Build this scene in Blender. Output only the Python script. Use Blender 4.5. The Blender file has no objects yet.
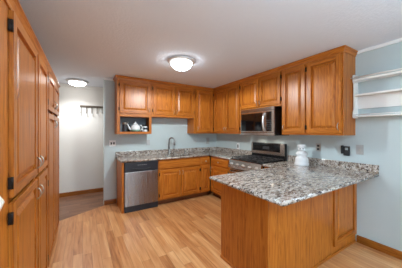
import bpy, bmesh, math, random
from mathutils import Vector, Matrix
random.seed(7)
scn = bpy.context.scene
COL = scn.collection
PI = math.pi

# ------------------------------------------------------------------ camera, world, exposure
cam_d = bpy.data.cameras.new('camera')
cam = bpy.data.objects.new('camera', cam_d)
COL.objects.link(cam)
cam.location = (0, 0, 1.4217)
cam.rotation_euler = (PI/2, 0, -0.54654)
cam_d.sensor_width = 36
cam_d.lens = 194.61/402*36
cam_d.shift_y = -2.72/402
cam_d.clip_start = 0.02
scn.camera = cam

w = bpy.data.worlds.new('world'); scn.world = w
w.use_nodes = True
bg = w.node_tree.nodes['Background']
bg.inputs[0].default_value = (0.80, 0.90, 1.0, 1)
bg.inputs[1].default_value = 1.0

scn.view_settings.view_transform = 'Standard'
scn.view_settings.look = 'None'
scn.view_settings.exposure = 0.62
scn.view_settings.gamma = 1.0
scn.view_settings.use_curve_mapping = False

def area(name, loc, rot, sx, sy, power, col):
    l = bpy.data.lights.new(name, 'AREA'); l.shape = 'RECTANGLE'
    l.size = sx; l.size_y = sy; l.energy = power; l.color = col
    o = bpy.data.objects.new(name, l); COL.objects.link(o)
    o.location = loc; o.rotation_euler = rot
    return o
# added fill lights behind and left of the camera, standing for no known source
area('added_daylight_rear', (1.2, -2.95, 1.45), (PI/2, 0, 0), 2.9, 1.7, 12, (0.72, 0.88, 1.0))  # added daylight fill just outside the invented rear window
area('added_fill_side', (-0.97, -1.3, 1.5), (0, -PI/2, 0), 1.6, 2.4, 10, (0.72, 0.88, 1.0))  # added cool fill at the left wall, which has no window
pl = bpy.data.lights.new('added_fill_point', 'POINT'); pl.energy = 4; pl.shadow_soft_size = 0.2; pl.color = (0.76, 0.92, 1.0)
po = bpy.data.objects.new('added_fill_point', pl); COL.objects.link(po); po.location = (0.9, -1.1, 2.0)  # added weak point fill behind the camera, no fitting built for it
area('added_uplight', (0.9, -0.9, 1.9), (PI, 0, 0), 0.9, 0.9, 74, (0.66, 0.87, 1.0))   # added upward fill to brighten the ceiling; no lamp stands here
LAMP_KITCHEN = (12.0, 72)   # kitchen ceiling light: glow of the bowl, watts thrown down
LAMP_HALL = (8.0, 48)       # hall ceiling light: the same
LAMP_HOOD = 2.4          # watts of each microwave work light

# ------------------------------------------------------------------ materials
def srgb(r, g, b):
    f = lambda c: (c/255/12.92) if c/255 <= 0.04045 else ((c/255+0.055)/1.055)**2.4
    return (f(r), f(g), f(b), 1)

def new_mat(name):
    m = bpy.data.materials.new(name); m.use_nodes = True
    nt = m.node_tree
    return m, nt, nt.nodes['Principled BSDF']

def plain(name, col, rough=0.5, metal=0.0, spec=0.5, noise=0.0, nscale=20, bump=0.0, bscale=200):
    m, nt, p = new_mat(name)
    p.inputs['Base Color'].default_value = col
    p.inputs['Roughness'].default_value = rough
    p.inputs['Metallic'].default_value = metal
    p.inputs['Specular IOR Level'].default_value = spec
    tc = nt.nodes.new('ShaderNodeTexCoord')
    if noise:
        n = nt.nodes.new('ShaderNodeTexNoise'); n.inputs['Scale'].default_value = nscale
        nt.links.new(tc.outputs['Object'], n.inputs['Vector'])
        r = nt.nodes.new('ShaderNodeValToRGB')
        r.color_ramp.elements[0].position = 0.3; r.color_ramp.elements[1].position = 0.7
        r.color_ramp.elements[0].color = tuple(c*(1-noise) for c in col[:3])+(1,)
        r.color_ramp.elements[1].color = tuple(min(1, c*(1+noise)) for c in col[:3])+(1,)
        nt.links.new(n.outputs['Fac'], r.inputs['Fac'])
        nt.links.new(r.outputs['Color'], p.inputs['Base Color'])
    if bump:
        n = nt.nodes.new('ShaderNodeTexNoise'); n.inputs['Scale'].default_value = bscale
        n.inputs['Detail'].default_value = 3
        nt.links.new(tc.outputs['Object'], n.inputs['Vector'])
        b = nt.nodes.new('ShaderNodeBump'); b.inputs['Strength'].default_value = bump
        b.inputs['Distance'].default_value = 0.01
        nt.links.new(n.outputs['Fac'], b.inputs['Height'])
        nt.links.new(b.outputs['Normal'], p.inputs['Normal'])
    return m

def oak(name, axis, tone=1.0):
    """honey oak, grain along axis (0 x, 1 y, 2 z)"""
    m, nt, p = new_mat(name)
    N, L = nt.nodes, nt.links
    tc = N.new('ShaderNodeTexCoord'); oi = N.new('ShaderNodeObjectInfo')
    off = N.new('ShaderNodeVectorMath'); off.operation = 'SCALE'
    off.inputs[0].default_value = (13.1, 17.3, 5.7)
    L.new(oi.outputs['Random'], off.inputs['Scale'])
    add = N.new('ShaderNodeVectorMath'); add.operation = 'ADD'
    L.new(tc.outputs['Object'], add.inputs[0]); L.new(off.outputs[0], add.inputs[1])
    def noise(across, along, detail, dist=0.0):
        mp = N.new('ShaderNodeMapping')
        s = [across]*3; s[axis] = along
        mp.inputs['Scale'].default_value = s
        L.new(add.outputs[0], mp.inputs['Vector'])
        n = N.new('ShaderNodeTexNoise'); n.inputs['Scale'].default_value = 1
        n.inputs['Detail'].default_value = detail; n.inputs['Distortion'].default_value = dist
        L.new(mp.outputs[0], n.inputs['Vector'])
        return n.outputs['Fac']
    broad = noise(16, 1.2, 2, 0.7)
    rings = N.new('ShaderNodeMath'); rings.operation = 'MULTIPLY'; rings.inputs[1].default_value = 9
    L.new(broad, rings.inputs[0])
    fr = N.new('ShaderNodeMath'); fr.operation = 'PINGPONG'; fr.inputs[1].default_value = 0.5
    L.new(rings.outputs[0], fr.inputs[0])
    fine = noise(75, 2.5, 4)
    mx = N.new('ShaderNodeMath'); mx.operation = 'MULTIPLY_ADD'
    mx.inputs[1].default_value = 0.42; L.new(fr.outputs[0], mx.inputs[0])
    f2 = N.new('ShaderNodeMath'); f2.operation = 'MULTIPLY'; f2.inputs[1].default_value = 0.80
    L.new(fine, f2.inputs[0]); L.new(f2.outputs[0], mx.inputs[2])
    r = N.new('ShaderNodeValToRGB')
    e = r.color_ramp.elements
    t = lambda c: tuple(min(1, x*tone) for x in c[:3])+(1,)
    e[0].position = 0.30; e[0].color = t(srgb(142, 76, 20))
    e[1].position = 0.76; e[1].color = t(srgb(198, 124, 47))
    k = e.new(0.48); k.color = t(srgb(179, 102, 31))
    L.new(mx.outputs[0], r.inputs['Fac'])
    # piece to piece variation
    hv = N.new('ShaderNodeHueSaturation')
    mr = N.new('ShaderNodeMapRange'); mr.inputs['To Min'].default_value = 0.90; mr.inputs['To Max'].default_value = 1.08
    L.new(oi.outputs['Random'], mr.inputs['Value']); L.new(mr.outputs[0], hv.inputs['Value'])
    L.new(r.outputs[0], hv.inputs['Color']); L.new(hv.outputs[0], p.inputs['Base Color'])
    p.inputs['Roughness'].default_value = 0.34
    p.inputs['Specular IOR Level'].default_value = 0.34
    b = N.new('ShaderNodeBump'); b.inputs['Strength'].default_value = 0.08; b.inputs['Distance'].default_value = 0.002
    L.new(mx.outputs[0], b.inputs['Height']); L.new(b.outputs[0], p.inputs['Normal'])
    return m

def planks(name, along, width, length, cols, rough, gap=0.05, gapdark=0.45):
    """boards running along axis `along` (0 x, 1 y)"""
    m, nt, p = new_mat(name)
    N, L = nt.nodes, nt.links
    tc = N.new('ShaderNodeTexCoord'); sp = N.new('ShaderNodeSeparateXYZ')
    L.new(tc.outputs['Object'], sp.inputs[0])
    A = sp.outputs[along]; B = sp.outputs[1-along]
    def mth(op, a, b=None, c=None):
        n = N.new('ShaderNodeMath'); n.operation = op
        for i, v in enumerate((a, b, c)):
            if v is None: continue
            if isinstance(v, (int, float)): n.inputs[i].default_value = v
            else: L.new(v, n.inputs[i])
        return n.outputs[0]
    bw = mth('DIVIDE', B, width); row = mth('FLOOR', bw); fb = mth('FRACT', bw)
    wn = N.new('ShaderNodeTexWhiteNoise'); wn.noise_dimensions = '1D'; L.new(row, wn.inputs['W'])
    al = mth('ADD', mth('DIVIDE', A, length), mth('MULTIPLY', wn.outputs['Value'], 7.3))
    idx = mth('FLOOR', al); fa = mth('FRACT', al)
    cv = N.new('ShaderNodeCombineXYZ'); L.new(row, cv.inputs[0]); L.new(idx, cv.inputs[1])
    w2 = N.new('ShaderNodeTexWhiteNoise'); w2.noise_dimensions = '2D'; L.new(cv.outputs[0], w2.inputs['Vector'])
    # grain
    g = N.new('ShaderNodeCombineXYZ')
    L.new(mth('MULTIPLY_ADD', B, 28.0, mth('MULTIPLY', w2.outputs['Value'], 60)), g.inputs[0])
    L.new(mth('MULTIPLY', A, 2.2), g.inputs[1]); L.new(mth('MULTIPLY', row, 3.7), g.inputs[2])
    n = N.new('ShaderNodeTexNoise'); n.inputs['Scale'].default_value = 1; n.inputs['Detail'].default_value = 4
    n.inputs['Distortion'].default_value = 0.6
    L.new(g.outputs[0], n.inputs['Vector'])
    fac = mth('ADD', mth('MULTIPLY', w2.outputs['Value'], 0.46), mth('MULTIPLY_ADD', n.outputs['Fac'], 1.1, -0.28))
    r = N.new('ShaderNodeValToRGB'); e = r.color_ramp.elements
    e[0].position = 0.0; e[0].color = cols[0]; e[1].position = 1.0; e[1].color = cols[-1]
    for i, c in enumerate(cols[1:-1]):
        e.new((i+1)/(len(cols)-1)).color = c
    L.new(fac, r.inputs['Fac'])
    gb = mth('MINIMUM', fb, mth('SUBTRACT', 1.0, fb))
    ga = mth('MULTIPLY', mth('MINIMUM', fa, mth('SUBTRACT', 1.0, fa)), length/width)
    mn = mth('MINIMUM', gb, ga)
    mr = N.new('ShaderNodeMapRange'); mr.inputs['From Max'].default_value = gap
    mr.inputs['To Min'].default_value = gapdark
    L.new(mn, mr.inputs['Value'])
    mixn = N.new('ShaderNodeMix'); mixn.data_type = 'RGBA'; mixn.blend_type = 'MULTIPLY'
    mixn.inputs[0].default_value = 1
    L.new(r.outputs[0], mixn.inputs[6]); L.new(mr.outputs[0], mixn.inputs[7])
    L.new(mixn.outputs[2], p.inputs['Base Color'])
    p.inputs['Roughness'].default_value = rough
    return m

def granite():
    m, nt, p = new_mat('granite'); N, L = nt.nodes, nt.links
    tc = N.new('ShaderNodeTexCoord')
    mp = N.new('ShaderNodeMapping'); mp.inputs['Scale'].default_value = (0.5, 1.15, 1.0)
    mp.inputs['Rotation'].default_value = (0.15, 0.1, 0.12)
    L.new(tc.outputs['Object'], mp.inputs['Vector'])
    def noise(s, d, dist=0.0, rough=0.6):
        n = N.new('ShaderNodeTexNoise'); n.inputs['Scale'].default_value = s
        n.inputs['Detail'].default_value = d; n.inputs['Distortion'].default_value = dist
        n.inputs['Roughness'].default_value = rough
        L.new(mp.outputs[0], n.inputs['Vector']); return n.outputs['Fac']
    def ramp(src, stops):
        r = N.new('ShaderNodeValToRGB'); e = r.color_ramp.elements
        e[0].position, e[0].color = stops[0]; e[1].position, e[1].color = stops[-1]
        for q, c in stops[1:-1]: e.new(q).color = c
        L.new(src, r.inputs['Fac']); return r.outputs['Color']
    base = ramp(noise(23, 6, 1.2, 0.7), [(0.33, srgb(66, 54, 48)), (0.43, srgb(132, 112, 98)), (0.50, srgb(176, 164, 152)),
                                  (0.60, srgb(198, 190, 180)), (0.75, srgb(150, 138, 128))])
    k = ramp(noise(42, 4, 0.8, 0.65), [(0.39, (1, 1, 1, 1)), (0.46, (0, 0, 0, 1))])
    mx = N.new('ShaderNodeMix'); mx.data_type = 'RGBA'
    L.new(k, mx.inputs[0]); L.new(base, mx.inputs[6]); mx.inputs[7].default_value = srgb(46, 42, 44)
    k2 = ramp(noise(60, 3, 0.5), [(0.60, (0, 0, 0, 1)), (0.66, (1, 1, 1, 1))])
    mx2 = N.new('ShaderNodeMix'); mx2.data_type = 'RGBA'
    L.new(k2, mx2.inputs[0]); L.new(mx.outputs[2], mx2.inputs[6]); mx2.inputs[7].default_value = srgb(240, 238, 238)
    L.new(mx2.outputs[2], p.inputs['Base Color'])
    p.inputs['Roughness'].default_value = 0.10
    return m

def brushed(name, col, rough=0.3, axis=2):
    m, nt, p = new_mat(name); N, L = nt.nodes, nt.links
    p.inputs['Base Color'].default_value = col; p.inputs['Metallic'].default_value = 1
    tc = N.new('ShaderNodeTexCoord'); mp = N.new('ShaderNodeMapping')
    s = [220]*3; s[axis] = 3
    mp.inputs['Scale'].default_value = s
    L.new(tc.outputs['Object'], mp.inputs['Vector'])
    n = N.new('ShaderNodeTexNoise'); n.inputs['Scale'].default_value = 1
    L.new(mp.outputs[0], n.inputs['Vector'])
    mr = N.new('ShaderNodeMapRange'); mr.inputs['To Min'].default_value = rough-0.06; mr.inputs['To Max'].default_value = rough+0.08
    L.new(n.outputs['Fac'], mr.inputs['Value']); L.new(mr.outputs[0], p.inputs['Roughness'])
    return m

def emitter(name, col, strength):
    m, nt, p = new_mat(name)
    p.inputs['Base Color'].default_value = (0.9, 0.9, 0.88, 1)
    p.inputs['Emission Color'].default_value = col
    p.inputs['Emission Strength'].default_value = strength
    p.inputs['Roughness'].default_value = 0.4
    return m

OV, OX, OY = oak('oak_upright', 2), oak('oak_along_x', 0), oak('oak_along_y', 1)
OXB, OYB = oak('skirting_oak_x', 0, 0.62), oak('skirting_oak_y', 1, 0.62)
GRAN = granite()
BLUE = plain('blue_paint', srgb(189, 201, 202), 0.55, noise=0.02, nscale=3, bump=0.03)
WHITEWALL = plain('white_paint', srgb(222, 219, 213), 0.6, bump=0.03)
def ceiling_mat():
    m, nt, p = new_mat('knockdown_ceiling'); N, L = nt.nodes, nt.links
    tc = N.new('ShaderNodeTexCoord')
    n = N.new('ShaderNodeTexNoise'); n.inputs['Scale'].default_value = 48; n.inputs['Detail'].default_value = 4
    L.new(tc.outputs['Object'], n.inputs['Vector'])
    r = N.new('ShaderNodeValToRGB'); r.color_ramp.elements[0].position = 0.42; r.color_ramp.elements[1].position = 0.58
    L.new(n.outputs['Fac'], r.inputs['Fac'])
    b = N.new('ShaderNodeBump'); b.inputs['Strength'].default_value = 0.28; b.inputs['Distance'].default_value = 0.005
    L.new(r.outputs[0], b.inputs['Height']); L.new(b.outputs[0], p.inputs['Normal'])
    p.inputs['Base Color'].default_value = srgb(230, 236, 246); p.inputs['Roughness'].default_value = 0.9
    p.inputs['Specular IOR Level'].default_value = 0.1
    return m
CEIL = ceiling_mat()
TRIMW = plain('white_trim', srgb(236, 236, 234), 0.4)
SHELFW = plain('white_lacquer', srgb(236, 234, 230), 0.35)
FLOORM = planks('oak_floor', 1, 0.092, 0.95, [srgb(136, 78, 36), srgb(188, 126, 76), srgb(206, 150, 98), srgb(224, 176, 126)], 0.28, 0.035, 0.6)
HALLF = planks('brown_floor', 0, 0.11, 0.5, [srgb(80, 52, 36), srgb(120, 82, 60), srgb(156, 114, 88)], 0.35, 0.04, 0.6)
STEEL = brushed('stainless', (0.30, 0.29, 0.295, 1), 0.27, 2)
tg = STEEL.node_tree.nodes.new('ShaderNodeTangent'); tg.direction_type = 'RADIAL'; tg.axis = 'Z'
pb = STEEL.node_tree.nodes['Principled BSDF']; pb.inputs['Anisotropic'].default_value = 0.85; pb.inputs['Anisotropic Rotation'].default_value = 0.25
STEEL.node_tree.links.new(tg.outputs[0], pb.inputs['Tangent'])
RING = plain('pale_nickel', (0.78, 0.78, 0.78, 1), 0.45, 0.6)
STEELX = plain('stainless_warm', (0.50, 0.46, 0.43, 1), 0.22, 1.0)
CHROME = plain('satin_nickel', (0.55, 0.52, 0.48, 1), 0.32, 1.0)
PEWTER = plain('antique_pewter', (0.52, 0.48, 0.44, 1), 0.38, 1.0)
FAUC = plain('brushed_nickel', (0.36, 0.36, 0.36, 1), 0.3, 1.0)
BLACK = plain('black_enamel', srgb(20, 20, 22), 0.25)
BLACKM = plain('black_matt', srgb(24, 24, 26), 0.6)
DKBLUE = plain('black_plastic', srgb(34, 38, 46), 0.35)
GLASSB = plain('black_glass', srgb(10, 10, 12), 0.06)
IRON = plain('cast_iron', srgb(44, 44, 46), 0.3)
HINGE = plain('dark_bronze', srgb(38, 30, 26), 0.45, 0.6)
CERAM = plain('white_glaze', srgb(226, 226, 226), 0.15)
PLATEW = plain('white_plastic', srgb(240, 240, 238), 0.3)
PLATEG = plain('grey_plate', srgb(176, 178, 178), 0.35)
PLATEM = plain('steel_plate', (0.5, 0.48, 0.45, 1), 0.35, 0.8)
DARKP = plain('dark_slot', srgb(40, 42, 46), 0.5)
BRONZE = plain('aged_bronze', srgb(96, 86, 76), 0.45, 0.5)
CHAIRW = plain('cream_paint', srgb(238, 232, 218), 0.4)
GREEN = plain('green_glaze', srgb(120, 150, 130), 0.2)
LCD = plain('grey_screen', srgb(150, 160, 160), 0.2)
BOWL = emitter('lit_frosted_glass', (0.84, 0.95, 1.0, 1), LAMP_KITCHEN[0])
BOWL2 = emitter('lit_frosted_glass_warm', (1.0, 0.98, 0.95, 1), LAMP_HALL[0])
LENS = emitter('lit_lens', (1.0, 0.93, 0.8, 1), 6.0)

# ------------------------------------------------------------------ mesh helpers
ID = lambda u, v, w: (u, v, w)
class MB:
    def __init__(s): s.bm = bmesh.new(); s.mi = 0
    def face(s, vs, smooth=False):
        try:
            f = s.bm.faces.new(vs); f.material_index = s.mi; f.smooth = smooth
        except ValueError: pass
    def hexa(s, a, b):
        """two quads (4 points each) joined into a solid"""
        A = [s.bm.verts.new(p) for p in a]; B = [s.bm.verts.new(p) for p in b]
        s.face(A); s.face(B[::-1])
        for i in range(4): s.face([A[i], B[i], B[(i+1) % 4], A[(i+1) % 4]])
    def box(s, x, y, z, fn=ID):
        s.hexa([fn(x[0], y[0], z[0]), fn(x[1], y[0], z[0]), fn(x[1], y[1], z[0]), fn(x[0], y[1], z[0])],
               [fn(x[0], y[0], z[1]), fn(x[1], y[0], z[1]), fn(x[1], y[1], z[1]), fn(x[0], y[1], z[1])])
    def prism(s, pts, w0, w1, fn=ID, smooth=False):
        A = [s.bm.verts.new(fn(u, v, w0)) for u, v in pts]; B = [s.bm.verts.new(fn(u, v, w1)) for u, v in pts]
        s.face(A); s.face(B[::-1]); n = len(pts)
        for i in range(n): s.face([A[i], B[i], B[(i+1) % n], A[(i+1) % n]], smooth)
    def tube(s, pts, r, n=8):
        pts = [Vector(p) for p in pts]; rs = r if isinstance(r, (list, tuple)) else [r]*len(pts)
        rings = []; ref = None
        for i, p in enumerate(pts):
            t = (pts[min(i+1, len(pts)-1)]-pts[max(i-1, 0)]).normalized()
            if ref is None:
                ref = t.orthogonal().normalized()
            else:
                ref = (ref-t*ref.dot(t)).normalized()
            b = t.cross(ref)
            rings.append([s.bm.verts.new(p+(ref*math.cos(2*PI*k/n)+b*math.sin(2*PI*k/n))*rs[i]) for k in range(n)])
        for a, b in zip(rings, rings[1:]):
            for k in range(n): s.face([a[k], a[(k+1) % n], b[(k+1) % n], b[k]], True)
        s.face(rings[0][::-1]); s.face(rings[-1])
    def lathe(s, prof, c, n=28, axis=(0, 0, 1)):
        c = Vector(c); q = Vector((0, 0, 1)).rotation_difference(Vector(axis))
        rings = []
        for r, z in prof:
            if r < 1e-5: rings.append([s.bm.verts.new(c+q @ Vector((0, 0, z)))])
            else: rings.append([s.bm.verts.new(c+q @ Vector((r*math.cos(2*PI*k/n), r*math.sin(2*PI*k/n), z))) for k in range(n)])
        for a, b in zip(rings, rings[1:]):
            for k in range(n):
                k2 = (k+1) % n
                if len(a) == 1 and len(b) == 1: continue
                if len(a) == 1: s.face([a[0], b[k2], b[k]], True)
                elif len(b) == 1: s.face([a[k], a[k2], b[0]], True)
                else: s.face([a[k], a[k2], b[k2], b[k]], True)
        if len(rings[0]) > 1: s.face(rings[0][::-1])
        if len(rings[-1]) > 1: s.face(rings[-1])
    def build(s, name, mats, parent=None, bevel=0.0, seg=2):
        bmesh.ops.recalc_face_normals(s.bm, faces=s.bm.faces[:])
        o0 = Vector((0, 0, 0)); q = parent
        while q is not None: o0 = o0+q.location; q = q.parent
        if parent is not None: bmesh.ops.translate(s.bm, verts=s.bm.verts[:], vec=-o0)
        me = bpy.data.meshes.new(name); s.bm.to_mesh(me); s.bm.free()
        for m in (mats if isinstance(mats, (list, tuple)) else [mats]): me.materials.append(m)
        o = bpy.data.objects.new(name, me); COL.objects.link(o)
        if parent is not None: o.parent = parent
        if bevel:
            b = o.modifiers.new('bevel', 'BEVEL'); b.width = bevel; b.segments = seg; b.limit_method = 'ANGLE'; b.angle_limit = math.radians(40)
            b.harden_normals = False
        return o

def thing(name, label, cat, loc, group=None):
    o = bpy.data.objects.new(name, None); COL.objects.link(o); o.location = loc
    o.empty_display_size = 0.05
    o['label'] = label; o['category'] = cat
    if group: o['group'] = group
    return o
def box_struct(name, mats, *boxes):
    b = MB()
    for q in boxes: b.box(*q)
    o = b.build(name, mats); o['kind'] = 'structure'; return o
def part(name, mat, parent, *boxes, bevel=0.0, fn=ID):
    b = MB()
    for q in boxes: b.box(*q, fn=fn)
    return b.build(name, mat, parent, bevel)

# ------------------------------------------------------------------ room
ZC = 2.449; XR = 3.022; YW = 4.174; YH = 5.15; XLW = -1.0; YF = -2.8
def slab(name, poly, z0, z1, mat):
    b = MB(); b.prism(poly, z0, z1); o = b.build(name, mat); o['kind'] = 'structure'; return o
slab('floor', [(XLW, YF), (XR, YF), (XR, YW), (0.352, YW), (0.352, 4.151), (XLW, 3.445)], -0.05, 0.0, FLOORM)
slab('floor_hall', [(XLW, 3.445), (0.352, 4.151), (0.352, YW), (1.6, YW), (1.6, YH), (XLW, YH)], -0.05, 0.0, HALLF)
slab('ceiling', [(XLW, YF), (XR, YF), (XR, YH), (XLW, YH)], ZC, ZC+0.06, CEIL)
box_struct('wall_right', BLUE, ((XR, XR+0.12), (YF-0.12, YH), (-0.05, ZC+0.06)))
box_struct('wall_back', [BLUE], ((0.352, XR), (YW, YW+0.12), (-0.05, ZC)))
box_struct('wall_hall', WHITEWALL, ((XLW, 1.6), (YH, YH+0.12), (-0.05, ZC+0.06)))
box_struct('wall_hall_right', WHITEWALL, ((1.6, 1.72), (YW+0.12, YH), (-0.05, ZC)))
box_struct('wall_left', WHITEWALL, ((XLW-0.12, XLW), (YF-0.12, YH), (-0.05, ZC+0.06)))
# unseen wall behind the camera, with an invented window opening to supply daylight
WX0, WX1, WZ0, WZ1 = -0.3, 2.7, 0.55, 2.35
box_struct('wall_front', BLUE, ((XLW, WX0), (YF-0.12, YF), (-0.05, ZC+0.06)), ((WX1, XR), (YF-0.12, YF), (-0.05, ZC+0.06)),
           ((WX0, WX1), (YF-0.12, YF), (-0.05, WZ0)), ((WX0, WX1), (YF-0.12, YF), (WZ1, ZC+0.06)))
fr = [((WX0, WX1), (YF-0.09, YF+0.01), (WZ0, WZ0+0.05)), ((WX0, WX1), (YF-0.09, YF+0.01), (WZ1-0.05, WZ1))]
for x in (WX0, 0.68, 1.68, WX1-0.05): fr.append(((x, x+0.05), (YF-0.09, YF+0.01), (WZ0+0.05, WZ1-0.05)))
box_struct('added_window_1', TRIMW, *fr)  # frame of the invented window, out of view
# trims
box_struct('trim_1', TRIMW, ((XR-0.022, XR), (YF, 1.09), (ZC-0.035, ZC)))
box_struct('trim_2', TRIMW, ((0.352, 0.53), (YW-0.02, YW), (ZC-0.035, ZC)))
box_struct('trim_3', WHITEWALL, ((XLW, 1.6), (YH-0.03, YH), (ZC-0.05, ZC)))
bb = MB(); prof = [(0, 0), (0.016, 0), (0.016, 0.075), (0.010, 0.088), (0, 0.09)]
bb.prism(prof, YF, 1.098, lambda u, v, w_: (XR-u, w_, v))
o = bb.build('baseboard_right', OYB); o['kind'] = 'structure'
bb = MB(); bb.prism(prof, XLW, 1.6, lambda u, v, w_: (w_, YH-u, v)); o = bb.build('baseboard_hall', OXB); o['kind'] = 'structure'
bb = MB(); bb.prism(prof, 0.352, 0.570, lambda u, v, w_: (w_, YW-u, v)); o = bb.build('baseboard_back', OXB); o['kind'] = 'structure'

# ------------------------------------------------------------------ cabinet helpers
def face_back(c):  return lambda u, v, q: (u, c-q, v)       # plane y=c looking towards -y, u = x
def face_right(c): return lambda u, v, q: (c-q, u, v)       # plane x=c looking towards -x, u = y
def face_left(c):  return lambda u, v, q: (c+q, u, v)       # plane x=c looking towards +x, u = y

def pull(fn, u, v, parent, h=0.085, name='handle', wbase=0.019, horizontal=False):
    b = MB(); pts = []
    for k in range(9):
        t = k/8; d = 0.026*math.sin(PI*t)**0.6
        s_ = (t-0.5)*h
        pts.append(fn(u+s_, v, wbase+0.002+d) if horizontal else fn(u, v+s_, wbase+0.002+d))
    b.tube(pts, [0.0065, 0.005, 0.0045, 0.0045, 0.0055, 0.0045, 0.0045, 0.005, 0.0065], 8)
    return b.build(name, PEWTER, parent)
def knob(fn, u, v, parent, wbase=0.019):
    b = MB(); a = Vector(fn(0, 0, 1))-Vector(fn(0, 0, 0))
    b.lathe([(0.006, 0), (0.006, 0.012), (0.016, 0.016), (0.017, 0.024), (0.010, 0.029), (0, 0.030)], fn(u, v, wbase), 16, a)
    return b.build('knob', CHROME, parent)
def raised(root, name, fn, u0, u1, v0, v1, HM, fw=0.055, th=0.021, vert=True):
    """frame and raised panel door / drawer front"""
    b = MB()
    b.mi = 0
    b.box((u0, u0+fw), (v0, v1), (0, th), fn); b.box((u1-fw, u1), (v0, v1), (0, th), fn)
    b.mi = 1
    b.box((u0+fw, u1-fw), (v0, v0+fw), (0, th), fn); b.box((u0+fw, u1-fw), (v1-fw, v1), (0, th), fn)
    b.mi = 0 if vert else 1
    a0, a1, c0, c1 = u0+fw, u1-fw, v0+fw, v1-fw
    b.box((a0, a1), (c0, c1), (0, 0.002), fn)
    g = 0.013; s_ = min(0.044, (a1-a0)*0.3, (c1-c0)*0.3)
    q = lambda d, w_: [fn(a0+d, c0+d, w_), fn(a1-d, c0+d, w_), fn(a1-d, c1-d, w_), fn(a0+d, c1-d, w_)]
    b.hexa(q(g, 0.002), q(g+0.001, 0.005))
    b.hexa(q(g+0.001, 0.005), q(s_, 0.019))
    return b.build(name, [OV, HM], root, bevel=0.0035)
def hinges(fn, u, vs, door):
    for v in vs:
        b = MB(); b.box((u-0.008, u+0.008), (v-0.028, v+0.028), (0.002, 0.014), fn)
        b.tube([fn(u, v-0.03, 0.016), fn(u, v+0.03, 0.016)], 0.006, 8)
        b.build('hinge', HINGE, door)
def door(root, fn, u0, u1, v0, v1, HM, hinge, pullv=None, pullname='handle', hv=None, pullh=0.085):
    """hinge: -1 hinges at u0, +1 at u1; pull sits on the other stile"""
    d = raised(root, 'door', fn, u0, u1, v0, v1, HM)
    hu = u0-0.009 if hinge < 0 else u1+0.009
    hinges(fn, hu, hv or (v0+0.075, v1-0.075), d)
    pu = u1-0.028 if hinge < 0 else u0+0.028
    if pullv is not None: pull(fn, pu, pullv, d, pullh)
    return d
def drawer(root, fn, u0, u1, v0, v1, HM, k=True):
    b = MB(); b.box((u0, u1), (v0, v1), (0, 0.012), fn)
    q = lambda d, w_: [fn(u0+d, v0+d, w_), fn(u1-d, v0+d, w_), fn(u1-d, v1-d, w_), fn(u0+d, v1-d, w_)]
    b.hexa(q(0.002, 0.012), q(0.016, 0.019))
    d = b.build('drawer', [HM], root, bevel=0.002)
    if k: knob(fn, (u0+u1)/2, (v0+v1)/2, d)
    return d
def crown(root, segs, HM, z0=2.385, z1=2.446):
    """segs: list of (fn, u0, u1, m0, m1): runs of moulding on face fn, mitred where m is -1/+1"""
    prof = [(0, 0.0), (0.008, 0.0), (0.010, 0.018), (0.022, 0.040), (0.034, 0.050), (0.034, z1-z0), (0, z1-z0)]
    for fn, u0, u1, m0, m1, mat in segs:
        b = MB()
        A = [b.bm.verts.new(fn(u0+m0*p, z0+v, p)) for p, v in prof]; B = [b.bm.verts.new(fn(u1+m1*p, z0+v, p)) for p, v in prof]
        b.face(A); b.face(B[::-1])
        for i in range(len(prof)): b.face([A[i], B[i], B[(i+1) % len(prof)], A[(i+1) % len(prof)]])
        b.build('crown_moulding', mat, root)

# ------------------------------------------------------------------ upper cabinets, back wall
YU = 3.844; XU = 2.692; ZU0 = 1.37; ZU1 = 2.40; G = 0.002
fb = face_back(YU)
# cabinet with the open cubby
t = thing('wall_cabinet', 'oak wall cabinet with one door above an open cubby holding a teapot', 'cabinet', (0.865, 4.01, ZU0), 'oak wall cabinets')
x0, x1 = 0.540, 1.180
part('carcass', OV, t, ((x0, x0+0.018), (YU+0.019, YW-G), (ZU0, ZU1)), ((x1-0.018, x1), (YU+0.019, YW-G), (ZU0, ZU1)),
     ((x0+0.018, x1-0.018), (YU+0.019, YW-G), (1.70, ZU1)), ((x0+0.018, x1-0.018), (YU+0.019, YW-G), (ZU0, ZU0+0.02)))
part('back_panel', plain('grey_panel', srgb(120, 132, 140), 0.6), t, ((x0+0.018, x1-0.018), (YW-0.012, YW-G), (ZU0+0.02, 1.70)))
b = MB(); b.mi = 0
b.box((x0, x0+0.05), (YU, YU+0.019), (ZU0, ZU1)); b.box((x1-0.05, x1), (YU, YU+0.019), (ZU0, ZU1)); b.mi = 1
b.box((x0+0.05, x1-0.05), (YU, YU+0.019), (ZU0, ZU0+0.045)); b.box((x0+0.05, x1-0.05), (YU, YU+0.019), (1.70, 1.79)); b.box((x0+0.05, x1-0.05), (YU, YU+0.019), (2.34, ZU1))
b.build('face_frame', [OV, OX], t, 0.0015)
door(t, fb, x0+0.042, x1-0.03, 1.765, 2.362, OX, -1, 1.83)
crown(t, [(fb, x0, x1, -1, 0, OX), (lambda u, v, q: (x0-q, u, v), YU, YW-G, -1, 0, OY)], OX)

def closed_cab(label, fn, u0, u1, z0, z1, depth, HM, loc, group='oak wall cabinets', name='wall_cabinet'):
    t = thing(name, label, 'cabinet', loc, group)
    b = MB(); b.box((u0, u1), (z0, z1), (-depth, -0.019), fn); b.build('carcass', OV, t)
    return t
def frame(t, fn, u0, u1, z0, z1, HM, stiles, rails):
    b = MB()
    for a, c in stiles: b.box((a, c), (z0, z1), (-0.0188, 0), fn)
    b.mi = 1
    xs = sorted(stiles)
    for a, c in rails:
        for s0, s1 in zip(xs, xs[1:]): b.box((s0[1], s1[0]), (a, c), (-0.0188, 0), fn)
    return b.build('face_frame', [OV, HM], t, 0.0015)

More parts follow.
